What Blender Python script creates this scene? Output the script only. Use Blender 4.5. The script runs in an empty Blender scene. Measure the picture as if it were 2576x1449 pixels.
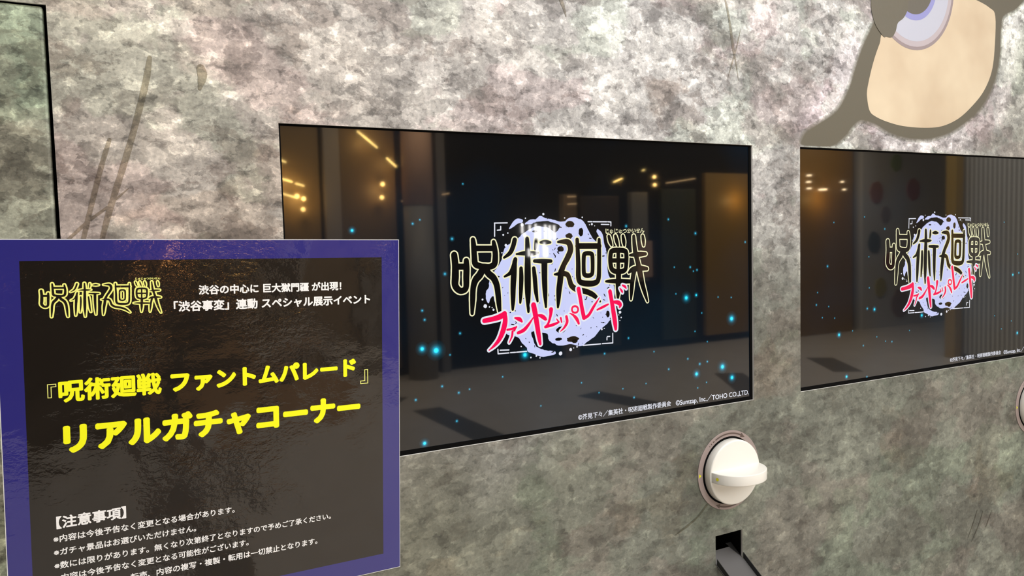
import bpy, bmesh, math, random
from mathutils import Vector, Matrix
from mathutils.geometry import tessellate_polygon
random.seed(7)
sc = bpy.context.scene
COL = sc.collection
ZO = 1.10            # height of the lower edge of the screens above the floor

# ------------------------------------------------------------------ camera, world, lights, exposure
cam_d = bpy.data.cameras.new('camera'); cam = bpy.data.objects.new('camera', cam_d); COL.objects.link(cam)
cam_d.sensor_width = 36.0; cam_d.lens = 36.0*1862.02/2576.0; cam_d.clip_start = 0.02; cam_d.clip_end = 100
def rz(a): return Matrix.Rotation(a, 4, 'Z')
def rx(a): return Matrix.Rotation(a, 4, 'X')
def ry(a): return Matrix.Rotation(a, 4, 'Y')
cam.matrix_world = Matrix.Translation((-0.20265, -1.16723, 0.35054+ZO)) @ rz(-0.468604) @ rx(1.509185) @ rz(-0.026886)
sc.camera = cam

w = bpy.data.worlds.new('world'); sc.world = w; w.use_nodes = True
w.node_tree.nodes['Background'].inputs[0].default_value = (.9, .85, .8, 1)
w.node_tree.nodes['Background'].inputs[1].default_value = 0.12

def area(name, loc, rot, sx, sy, power, color=(1, .95, .88), spread=180):
    l = bpy.data.lights.new(name, 'AREA'); l.shape = 'RECTANGLE'; l.size = sx; l.size_y = sy
    l.energy = power; l.color = color; l.spread = math.radians(spread)
    o = bpy.data.objects.new(name, l); COL.objects.link(o); o.location = loc; o.rotation_euler = rot
    return o
# ceiling lighting of the hall and two rows of downlights washing the printed wall
area('hall_ceiling_light', (4.2, -3.9, 3.14), (0, 0, 0), 9.0, 4.2, 420, (1, .965, .92))
area('wall_wash_light', (0.55, -0.95, 3.0), (math.radians(30), 0, 0), 1.0, .3, 32, (1, .97, .95))
area('wall_wash_light', (1.9, -1.5, 3.0), (math.radians(30), 0, 0), .7, .3, 9, (1, .97, .95))
# added one-sided lights beside the shop lamps, gold pools on the shop fronts
for (x, z, p) in ((2.02, 2.56, 6), (2.26, 2.33, 4), (2.17, 2.05, 7), (1.20, 2.12, 8), (1.31, 1.94, 9), (5.21, 2.19, 4), (7.25, 1.95, 8), (8.5, 1.95, 9), (5.7, 2.2, 2)):
    area('shop_halo_light', (x, -6.42 if x < 8 else -6.05, z), (math.radians(-90), 0, 0), .05, .05, p*.6, (1, .62, .22))
area('storefront_light', (7.6, -5.6, 2.9), (math.radians(-35), 0, 0), 3.0, .4, 60, (1, .8, .5))
area('storefront_light', (1.9, -5.6, 2.9), (math.radians(-35), 0, 0), 2.4, .4, 40, (1, .72, .36))

sc.view_settings.view_transform = 'Standard'; sc.view_settings.look = 'None'
sc.view_settings.exposure = 0.0; sc.view_settings.gamma = 1.0; sc.view_settings.use_curve_mapping = False

# ------------------------------------------------------------------ materials
def new_mat(name):
    m = bpy.data.materials.new(name); m.use_nodes = True
    return m, m.node_tree, m.node_tree.nodes['Principled BSDF']
def srgb(r, g, b):
    f = lambda c: (c/255/12.92) if c/255 <= .04045 else ((c/255+.055)/1.055)**2.4
    return (f(r), f(g), f(b), 1)
def plain(name, col, rough=.5, metal=0, ior=1.5, emit=None, es=1):
    m, nt, b = new_mat(name)
    b.inputs['Base Color'].default_value = col; b.inputs['Roughness'].default_value = rough
    b.inputs['Metallic'].default_value = metal; b.inputs['IOR'].default_value = ior
    n = nt.nodes.new('ShaderNodeTexNoise'); n.inputs['Scale'].default_value = 35; n.inputs['Detail'].default_value = 4
    mr = nt.nodes.new('ShaderNodeMapRange'); mr.inputs[3].default_value = max(0, rough*.85); mr.inputs[4].default_value = min(1, rough*1.15)
    nt.links.new(n.outputs[0], mr.inputs[0]); nt.links.new(mr.outputs[0], b.inputs['Roughness'])
    if emit:
        b.inputs['Emission Color'].default_value = emit; b.inputs['Emission Strength'].default_value = es
    return m
class G:   # little helper for node graphs
    def __init__(s, nt): s.nt = nt
    def n(s, t, **kw):
        x = s.nt.nodes.new('ShaderNode'+t)
        for k, v in kw.items(): setattr(x, k, v)
        return x
    def l(s, a, b): s.nt.links.new(a, b)
    def val(s, x, sock):
        if hasattr(x, 'is_output'): s.l(x, sock)
        else: sock.default_value = x
    def math(s, op, a, b=0.0, c=0.0, clamp=False):
        m = s.n('Math', operation=op); m.use_clamp = clamp
        s.val(a, m.inputs[0]); s.val(b, m.inputs[1]); s.val(c, m.inputs[2]); return m.outputs[0]
    def mix(s, f, a, b, mode='MIX'):
        m = s.n('Mix', data_type='RGBA', blend_type=mode)
        s.val(f, m.inputs[0]); s.val(a, m.inputs[6]); s.val(b, m.inputs[7]); return m.outputs[2]
    def noise(s, vec, scale, detail=2, rough=.5, dist=0, lac=2.0):
        n = s.n('TexNoise'); s.l(vec, n.inputs['Vector']); n.inputs['Scale'].default_value = scale
        n.inputs['Detail'].default_value = detail; n.inputs['Roughness'].default_value = rough
        n.inputs['Distortion'].default_value = dist; n.inputs['Lacunarity'].default_value = lac
        return n.outputs
    def ramp(s, f, stops, interp='LINEAR'):
        r = s.n('ValToRGB'); r.color_ramp.interpolation = interp; s.l(f, r.inputs[0])
        e = r.color_ramp.elements
        while len(e) < len(stops): e.new(.5)
        for i, (p, c) in enumerate(stops):
            e[i].position = p; e[i].color = c if len(c) == 4 else (*c, 1)
        return r.outputs[0]
    def maprange(s, f, a, b, c, d, smooth=False):
        m = s.n('MapRange'); m.interpolation_type = 'SMOOTHSTEP' if smooth else 'LINEAR'
        s.l(f, m.inputs[0])
        for i, v in enumerate((a, b, c, d)): m.inputs[1+i].default_value = v
        return m.outputs[0]

def make_stone_group():
    nt = bpy.data.node_groups.new('stone_print', 'ShaderNodeTree')
    nt.interface.new_socket('Color', in_out='OUTPUT', socket_type='NodeSocketColor')
    nt.interface.new_socket('Fine', in_out='OUTPUT', socket_type='NodeSocketFloat')
    out = nt.nodes.new('NodeGroupOutput'); g = G(nt)
    geo = g.n('NewGeometry'); pos = geo.outputs['Position']
    sep = g.n('SeparateXYZ'); g.l(pos, sep.inputs[0])
    # flatten Y so that all pieces carry the same print
    cmb = g.n('CombineXYZ'); g.l(sep.outputs[0], cmb.inputs[0]); g.l(sep.outputs[2], cmb.inputs[2])
    P = cmb.outputs[0]
    mp = g.n('Mapping'); mp.inputs['Scale'].default_value = (1.0, 1, 1.45); g.l(P, mp.inputs[0]); Q = mp.outputs[0]
    # warped coordinates for torn, flaky edges
    def warp(vec, sc_, amt, det=5, ro=.6):
        wn = g.noise(vec, sc_, det, ro)[1]
        sub = g.n('VectorMath', operation='SUBTRACT'); g.l(wn, sub.inputs[0]); sub.inputs[1].default_value = (.5, .5, .5)
        scl = g.n('VectorMath', operation='SCALE'); g.l(sub.outputs[0], scl.inputs[0]); scl.inputs['Scale'].default_value = amt
        add = g.n('VectorMath', operation='ADD'); g.l(vec, add.inputs[0]); g.l(scl.outputs[0], add.inputs[1]); return add.outputs[0]
    V = warp(Q, 12, .09, 7, .62); V2 = warp(Q, 34, .040, 6, .62)
    def cell(vec, sc_):
        v_ = g.n('TexVoronoi', voronoi_dimensions='3D'); g.l(vec, v_.inputs['Vector']); v_.inputs['Scale'].default_value = sc_
        s_ = g.n('SeparateColor'); g.l(v_.outputs['Color'], s_.inputs[0]); return s_.outputs[0]
    big = g.noise(P, 1.7, 3, .55)[0]
    hue = g.noise(V, 3.0, 4, .55)[1]
    mid = g.noise(V, 4.4, 8, .58)[0]
    mid2 = g.noise(V2, 13, 8, .60)[0]
    mid3 = g.noise(V2, 38, 6, .62)[0]
    fine = g.noise(P, 150, 4, .7)[0]
    cA = cell(V, 15); cB = cell(V2, 42)
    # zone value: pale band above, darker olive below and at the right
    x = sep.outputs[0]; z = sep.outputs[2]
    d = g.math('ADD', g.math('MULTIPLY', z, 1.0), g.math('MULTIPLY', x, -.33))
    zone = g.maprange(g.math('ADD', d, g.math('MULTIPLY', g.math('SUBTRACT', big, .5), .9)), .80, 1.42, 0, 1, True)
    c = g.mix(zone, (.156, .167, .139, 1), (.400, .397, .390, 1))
    # large torn patches, chips, pits and pale flakes, each with a crisp border
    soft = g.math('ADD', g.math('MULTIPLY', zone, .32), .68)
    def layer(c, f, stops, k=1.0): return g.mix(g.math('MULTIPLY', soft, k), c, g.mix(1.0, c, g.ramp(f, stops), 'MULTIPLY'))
    c = layer(c, mid, [(.38, (.56, .53, .52)), (.445, (.69, .66, .65)), (.455, (.92, .92, .92)), (.54, (1.02, 1.02, 1.02)), (.55, (1.20, 1.20, 1.19)), (.66, (1.45, 1.44, 1.41))])
    c = layer(c, mid2, [(.36, (.55, .54, .54)), (.425, (.74, .73, .73)), (.435, (.96, .96, .96)), (.57, (1.03, 1.03, 1.03)), (.58, (1.22, 1.22, 1.21)), (.68, (1.5, 1.5, 1.48))])
    c = layer(c, cA, [(0, (.80, .80, .80)), (.5, (1, 1, 1)), (1, (1.20, 1.20, 1.20))], .8)
    c = layer(c, cB, [(0, (.70, .70, .70)), (.5, (1, 1, 1)), (1, (1.26, 1.26, 1.26))], .9)
    c = layer(c, mid3, [(.36, (.50, .50, .50)), (.43, (.84, .84, .84)), (.445, (.98, .98, .98)), (.57, (1.04, 1.04, 1.04)), (.64, (1.6, 1.6, 1.58))])
    c = layer(c, fine, [(.30, (.72, .72, .72)), (.5, (1, 1, 1)), (.70, (1.3, 1.3, 1.3))])
    # tints: beige-brown at the left, green and mauve patches
    hs = g.n('SeparateColor'); g.l(hue, hs.inputs[0])
    brown = g.math('MULTIPLY', g.maprange(g.math('ADD', x, g.math('MULTIPLY', big, .9)), .2, 1.15, 1, 0, True), .95)
    c = g.mix(brown, c, g.mix(1.0, c, (1.05, .965, .87, 1), 'MULTIPLY'))
    green = g.maprange(hs.outputs[0], .52, .56, 0, .55, True)
    c = g.mix(green, c, g.mix(1.0, c, (.90, 1.03, .93, 1), 'MULTIPLY'))
    mauve = g.maprange(hs.outputs[1], .52, .56, 0, .6, True)
    c = g.mix(mauve, c, g.mix(1.0, c, (1.04, .90, .93, 1), 'MULTIPLY'))
    rust = g.maprange(hs.outputs[2], .60, .64, 0, .35, True)
    c = g.mix(rust, c, g.mix(1.0, c, (1.0, .84, .72, 1), 'MULTIPLY'))
    g.l(c, out.inputs[0]); g.l(fine, out.inputs[1])
    return nt
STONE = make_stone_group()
def stone_mat(name, mode=None, col=(1, 1, 1, 1), gain=1.0):
    m, nt, b = new_mat(name); g = G(nt)
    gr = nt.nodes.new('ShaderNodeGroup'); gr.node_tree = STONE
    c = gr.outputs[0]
    if mode == 'multiply': c = g.mix(1.0, c, col, 'MULTIPLY')
    if mode == 'blend':      # printed shape whose soft edge runs into the stone print ("blend" attribute)
        at = g.n('Attribute', attribute_name='blend')
        c = g.mix(at.outputs['Fac'], c, col)
    if mode == 'blendmul':
        at = g.n('Attribute', attribute_name='blend')
        c = g.mix(at.outputs['Fac'], c, g.mix(1.0, c, col, 'MULTIPLY'))
    g.l(c, b.inputs['Base Color'])
    b.inputs['Roughness'].default_value = .52; b.inputs['IOR'].default_value = 1.45
    bp = g.n('Bump'); bp.inputs['Strength'].default_value = .06; bp.inputs['Distance'].default_value = .002
    g.l(gr.outputs[1], bp.inputs['Height']); g.l(bp.outputs[0], b.inputs['Normal'])
    return m
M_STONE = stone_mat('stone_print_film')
M_CRACK = stone_mat('printed_crack_film', 'multiply', (.60, .55, .46, 1))
M_CRACK_SOFT = stone_mat('printed_fissure_film', 'multiply', (.55, .51, .43, 1))
M_DOOR = stone_mat('door_print_film', 'multiply', (.74, .90, .78, 1))
M_EYE_DARK = stone_mat('printed_dark_ring', 'blend', (.105, .094, .066, 1))
M_EYE_RIM = stone_mat('printed_pale_rim', 'blendmul', (1.35, 1.30, 1.37, 1))
M_EDGE = plain('cut_board_edge', (.72, .70, .66, 1), .6)
M_BLACK = plain('matt_black', (.004, .004, .004, 1), .9, 0, 1.2)
M_BEZEL = plain('bezel_black', (.003, .003, .003, 1), .9, 0, 1.15)
def glossy_emit(name, base, emit, strength, rough=.03):
    m, nt, b = new_mat(name)
    b.inputs['Base Color'].default_value = (*base[:3], 1); b.inputs['Roughness'].default_value = .16
    b.inputs['IOR'].default_value = 1.14
    b.inputs['Coat Weight'].default_value = 1; b.inputs['Coat Roughness'].default_value = rough; b.inputs['Coat IOR'].default_value = 1.55
    b.inputs['Emission Color'].default_value = (*emit[:3], 1); b.inputs['Emission Strength'].default_value = strength
    return m, nt, b
# lit picture of the screens (dark, faint blue patches)
M_SCREEN, nt, b = glossy_emit('screen_picture', (.002, .002, .002), (0, 0, 0), 1)
g = G(nt); tc = g.n('TexCoord'); nz = g.noise(tc.outputs['Object'], 3.1, 2, .5)[0]
g.l(g.ramp(nz, [(.40, (.0022, .0022, .0024)), (.56, (.0010, .0045, .0095)), (.70, (.001, .009, .018))]), b.inputs['Emission Color'])
M_WHITE_PIX = glossy_emit('screen_white', (.002,)*3, (.88, .90, 1.0), .95)[0]
M_LAV = glossy_emit('screen_lavender', (.002,)*3, srgb(208, 214, 255), 1.0)[0]
M_CREAM_PIX = glossy_emit('screen_cream', (.002,)*3, srgb(250, 246, 200), 1.0)[0]
M_BLACK_PIX = glossy_emit('screen_black', (.002,)*3, (.0015, .0014, .0012), 1)[0]
M_RED_PIX = glossy_emit('screen_red', (.002,)*3, srgb(255, 10, 85), 1.0)[0]
M_SPARK = bpy.data.materials.new('screen_glow'); M_SPARK.use_nodes = True
nt = M_SPARK.node_tree; nt.nodes.clear(); g = G(nt)
at = g.n('Attribute', attribute_name='glow'); em = g.n('Emission'); tr = g.n('BsdfTransparent'); ad = g.n('AddShader'); o_ = g.n('OutputMaterial')
g.l(at.outputs['Color'], em.inputs[0]); em.inputs[1].default_value = 1
g.l(em.outputs[0], ad.inputs[0]); g.l(tr.outputs[0], ad.inputs[1]); g.l(ad.outputs[0], o_.inputs[0])
# laminated sign: wavy film over the print
def laminate(name, col, bump=2.1):
    m, nt, b = new_mat(name); g = G(nt)
    b.inputs['Base Color'].default_value = (*col[:3], 1); b.inputs['Roughness'].default_value = .4; b.inputs['IOR'].default_value = 1.3
    b.inputs['Coat Weight'].default_value = 1; b.inputs['Coat Roughness'].default_value = .02; b.inputs['Coat IOR'].default_value = 1.55
    tc = g.n('TexCoord'); V = tc.outputs['Object']
    mp = g.n('Mapping'); mp.inputs['Scale'].default_value = (1, 1, 1.6); g.l(V, mp.inputs[0])
    a = g.noise(mp.outputs[0], 95, 3, .6, .3)[0]; msk = g.maprange(g.noise(V, 7, 2, .5)[0], .44, .62, .12, 1, True)
    big = g.noise(V, 9, 2, .5)[0]
    h = g.math('ADD', g.math('MULTIPLY', g.math('MULTIPLY', a, msk), .00035*bump), g.math('MULTIPLY', big, .0016*bump))
    bp = g.n('Bump'); bp.inputs['Strength'].default_value = 1; bp.inputs['Distance'].default_value = 1.0
    g.l(h, bp.inputs['Height']); g.l(bp.outputs[0], b.inputs['Coat Normal'])
    return m
M_SIGN_BLACK = laminate('laminated_black', (.006, .004, .0025))
M_SIGN_BLUE = laminate('laminated_blue', (.022, .020, .19))
M_SIGN_YEL = plain('printed_yellow', (.95, .97, .0, 1), .5)
M_SIGN_PALE = plain('printed_pale_yellow', (.95, .97, .25, 1), .5)
M_SIGN_WHITE = plain('printed_white', (.93, .93, .93, 1), .5)
M_BOARD = plain('sign_board_edge', (.78, .80, .80, 1), .5)
M_PLATE = plain('knob_plate_print', srgb(152, 138, 134), .5)
M_PLATE_DARK = plain('knob_arrow_print', srgb(88, 72, 66), .5)
M_KNOB = plain('ivory_plastic', (.82, .81, .755, 1), .32)
M_MARK = plain('yellow_mark', (.82, .80, .02, 1), .5)
M_CHUTE = plain('black_sheet_metal', (.12, .118, .118, 1), .36, .0)
M_CHUTE_SHADE = plain('chute_metal_shaded', (.018, .018, .018, 1), .5)  # chute metal darkened: shade of the unlit faces put into the colour
M_STEEL = plain('steel', (.6, .58, .55, 1), .3, 1)
M_STAND = plain('stand_black', (.02, .02, .02, 1), .45)

# ------------------------------------------------------------------ mesh helpers
def mesh_obj(name, verts, faces, mats, parent=None, fmat=None, smooth=False):
    me = bpy.data.meshes.new(name); me.from_pydata([tuple(v) for v in verts], [], faces)
    for m in (mats if isinstance(mats, (list, tuple)) else [mats]): me.materials.append(m)
    if fmat:
        for p, i in zip(me.polygons, fmat): p.material_index = i
    if smooth:
        for p in me.polygons: p.use_smooth = True
    me.update()
    o = bpy.data.objects.new(name, me); COL.objects.link(o)
    if parent: o.parent = parent
    return o
def bm_obj(name, bm, mat, parent=None, smooth=False):
    me = bpy.data.meshes.new(name); bmesh.ops.recalc_face_normals(bm, faces=bm.faces); bm.to_mesh(me); bm.free()
    for m in (mat if isinstance(mat, (list, tuple)) else [mat]): me.materials.append(m)
    if smooth:
        for p in me.polygons: p.use_smooth = True
    o = bpy.data.objects.new(name, me); COL.objects.link(o)
    if parent: o.parent = parent
    return o
def box_bm(x0, x1, y0, y1, z0, z1, bev=0, bm=None):
    b = bmesh.new()
    vs = [b.verts.new((x, y, z)) for x in (x0, x1) for y in (y0, y1) for z in (z0, z1)]
    for f in ((0, 1, 3, 2), (4, 6, 7, 5), (0, 4, 5, 1), (2, 3, 7, 6), (0, 2, 6, 4), (1, 5, 7, 3)):
        b.faces.new([vs[i] for i in f])
    bmesh.ops.recalc_face_normals(b, faces=b.faces)
    if bev: bmesh.ops.bevel(b, geom=list(b.edges), offset=bev, segments=2, affect='EDGES', profile=.5)
    if bm is None: return b
    me = bpy.data.meshes.new('tmp'); b.to_mesh(me); b.free(); bm.from_mesh(me); bpy.data.meshes.remove(me); return bm
def box(name, x0, x1, y0, y1, z0, z1, mat, parent=None, bev=0):
    return bm_obj(name, box_bm(x0, x1, y0, y1, z0, z1, bev), mat, parent)
def tag(o, label, cat, group=None, kind=None):
    o['label'] = label; o['category'] = cat
    if group: o['group'] = group
    if kind: o['kind'] = kind
    return o
def thing(name, label, cat, loc=(0, 0, 0), group=None):
    o = bpy.data.objects.new(name, None); COL.objects.link(o); o.location = loc; o.empty_display_size = .05
    return tag(o, label, cat, group)
def struct(o): o['kind'] = 'structure'; return o

def catmull(pts, n=6, closed=False):
    res = []; L = len(pts)
    idx = range(L if closed else L-1)
    for i in idx:
        if closed: p0, p1, p2, p3 = pts[(i-1) % L], pts[i], pts[(i+1) % L], pts[(i+2) % L]
        else: p0, p1, p2, p3 = pts[max(i-1, 0)], pts[i], pts[i+1], pts[min(i+2, L-1)]
        for k in range(n):
            t = k/n
            res.append(tuple(.5*((2*b)+(-a+c)*t+(2*a-5*b+4*c-d)*t*t+(-a+3*b-3*c+d)*t**3) for a, b, c, d in zip(p0, p1, p2, p3)))
    if not closed: res.append(tuple(pts[-1]))
    return res
def ribbons(name, strokes, grow, y, mat, parent, sx=1, sz=1, ox=0, oz=0, n=5, wob=0.0):
    """flat print: brush strokes (x, z, half width) as overlapping ribbons with round caps, facing -Y"""
    V, F = [], []; rnd = random.Random(3)
    for si, s in enumerate(strokes):
        closed = len(s) > 4 and s[0] == s[-1]
        p = catmull(s[:-1] if closed else s, n, closed)
        if closed: p.append(p[0])
        yy = y - si*1.5e-6
        base = len(V)
        for i, (a, b_, h) in enumerate(p):
            if closed: q0, q1 = p[(i-1) % (len(p)-1)], p[(i+1) % (len(p)-1)]
            else: q0, q1 = p[max(i-1, 0)], p[min(i+1, len(p)-1)]
            dx, dz = (q1[0]-q0[0]), (q1[1]-q0[1]); l = math.hypot(dx, dz) or 1
            nx, nz = -dz/l, dx/l; h = max(h, .0004)+grow+(rnd.uniform(-wob, wob) if wob else 0)
            V.append(((a+nx*h)*sx+ox, yy, (b_+nz*h)*sz+oz)); V.append(((a-nx*h)*sx+ox, yy, (b_-nz*h)*sz+oz))
            if i: k = base+2*i; F.append((k-2, k, k+1, k-1))
        if not closed:
            for (a, b_, h) in (p[0], p[-1]):
                c = len(V); h = max(h, .0004)+grow
                for k in range(12):
                    t = k*math.tau/12; V.append(((a+math.cos(t)*h)*sx+ox, yy-5e-7, (b_+math.sin(t)*h)*sz+oz))
                F.append(tuple(range(c, c+12)))
    o = mesh_obj(name, V, F, mat, parent)
    # all faces look towards the viewer
    bm = bmesh.new(); bm.from_mesh(o.data)
    for f in bm.faces:
        f.normal_update()
        if f.normal.y > 0: f.normal_flip()
    bm.to_mesh(o.data); bm.free()
    return o
def poly_tris(pts):
    return [tuple(t) for t in tessellate_polygon([[Vector((p[0], p[1], 0)) for p in pts]])]
def polys(name, plist, y, mat, parent, ox=0, oz=0):
    V, F = [], []
    for pts in plist:
        c = len(V); V += [(p[0]+ox, y, p[1]+oz) for p in pts]
        for t in poly_tris(pts):
            a, b_, d = [pts[i] for i in t]
            cr = (b_[0]-a[0])*(d[1]-a[1])-(b_[1]-a[1])*(d[0]-a[0])
            t = tuple(i+c for i in t)
            F.append(t if cr > 0 else t[::-1])
    return mesh_obj(name, V, F, mat, parent)
def circle(cx, cz, rx_, rz_, n=14, jag=0, seed=0):
    r = random.Random(seed)
    return [(cx+math.cos(k*math.tau/n)*rx_*(1+r.uniform(-jag, jag)), cz+math.sin(k*math.tau/n)*rz_*(1+r.uniform(-jag, jag))) for k in range(n)]
def feather(name, pts, width, y, mat, parent, n=5, zmin=-9):
    """flat print with a soft edge: inner polygon blend = 1, outer ring fades to 0"""
    p = catmull(pts, n, True); L = len(p)
    area_ = sum(p[i][0]*p[(i+1) % L][1]-p[(i+1) % L][0]*p[i][1] for i in range(L))
    if area_ < 0: p = p[::-1]
    V = []; B = []
    for ring, off, bl in ((0, width, 0.0), (1, 0, 1.0)):
        for i in range(L):
            q0, q1 = p[i-1], p[(i+1) % L]; dx, dz = q1[0]-q0[0], q1[1]-q0[1]; l = math.hypot(dx, dz) or 1
            V.append((p[i][0]+dz/l*off, y, max(zmin, p[i][1]-dx/l*off))); B.append(bl)
    F = [(i, (i+1) % L, L+(i+1) % L, L+i) for i in range(L)]
    for t in poly_tris([(v[0], v[2]) for v in V[L:]]):
        a, b_, d = [V[L+i] for i in t]; cr = (b_[0]-a[0])*(d[2]-a[2])-(b_[2]-a[2])*(d[0]-a[0])
        t = tuple(L+i for i in t); F.append(t if cr > 0 else t[::-1])
    o = mesh_obj(name, V, F, mat, parent)
    at = o.data.attributes.new('blend', 'FLOAT', 'POINT')
    for i, v in enumerate(B): at.data[i].value = v
    return o
_fonts = {}
def text_mesh(name, s, x0, x1, z0, y, mat, parent, bold=.0, zs=1.0, height=None, shear=0):
    """lettering fitted between x0 and x1, lower edge of the glyphs at z0, facing -Y"""
    cu = bpy.data.curves.new('t', 'FONT'); cu.body = s; cu.size = 1; cu.resolution_u = 3; cu.fill_mode = 'FRONT'
    ob = bpy.data.objects.new('t', cu); COL.objects.link(ob)
    dg = bpy.context.evaluated_depsgraph_get(); me = bpy.data.meshes.new_from_object(ob.evaluated_get(dg))
    bpy.data.objects.remove(ob); bpy.data.curves.remove(cu)
    xs = [v.co.x for v in me.vertices]; ys = [v.co.y for v in me.vertices]
    a, b_ = min(xs), max(xs); c, d = min(ys), max(ys); k = (x1-x0)/(b_-a)
    kz = (height/(d-c)) if height else k*zs
    for v in me.vertices:
        X, Y = v.co.x, v.co.y; v.co = (x0+(X-a)*k, y, z0+(Y-c)*kz)
    me.name = name; me.materials.clear(); me.materials.append(mat)
    if bold:             # heavier weight: the strokes spread outwards by a fixed amount
        bm = bmesh.new(); bm.from_mesh(me); n0 = list(bm.faces)
        for q in range(12):
            a_, r_ = q*math.tau/12, bold*k
            dup = bmesh.ops.duplicate(bm, geom=n0)
            bmesh.ops.translate(bm, vec=(math.cos(a_)*r_, (q+1)*1.0e-6, math.sin(a_)*r_), verts=[e for e in dup['geom'] if isinstance(e, bmesh.types.BMVert)])
        bm.to_mesh(me); bm.free()
    o = bpy.data.objects.new(name, me); COL.objects.link(o)
    if parent: o.parent = parent
    return o
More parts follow.
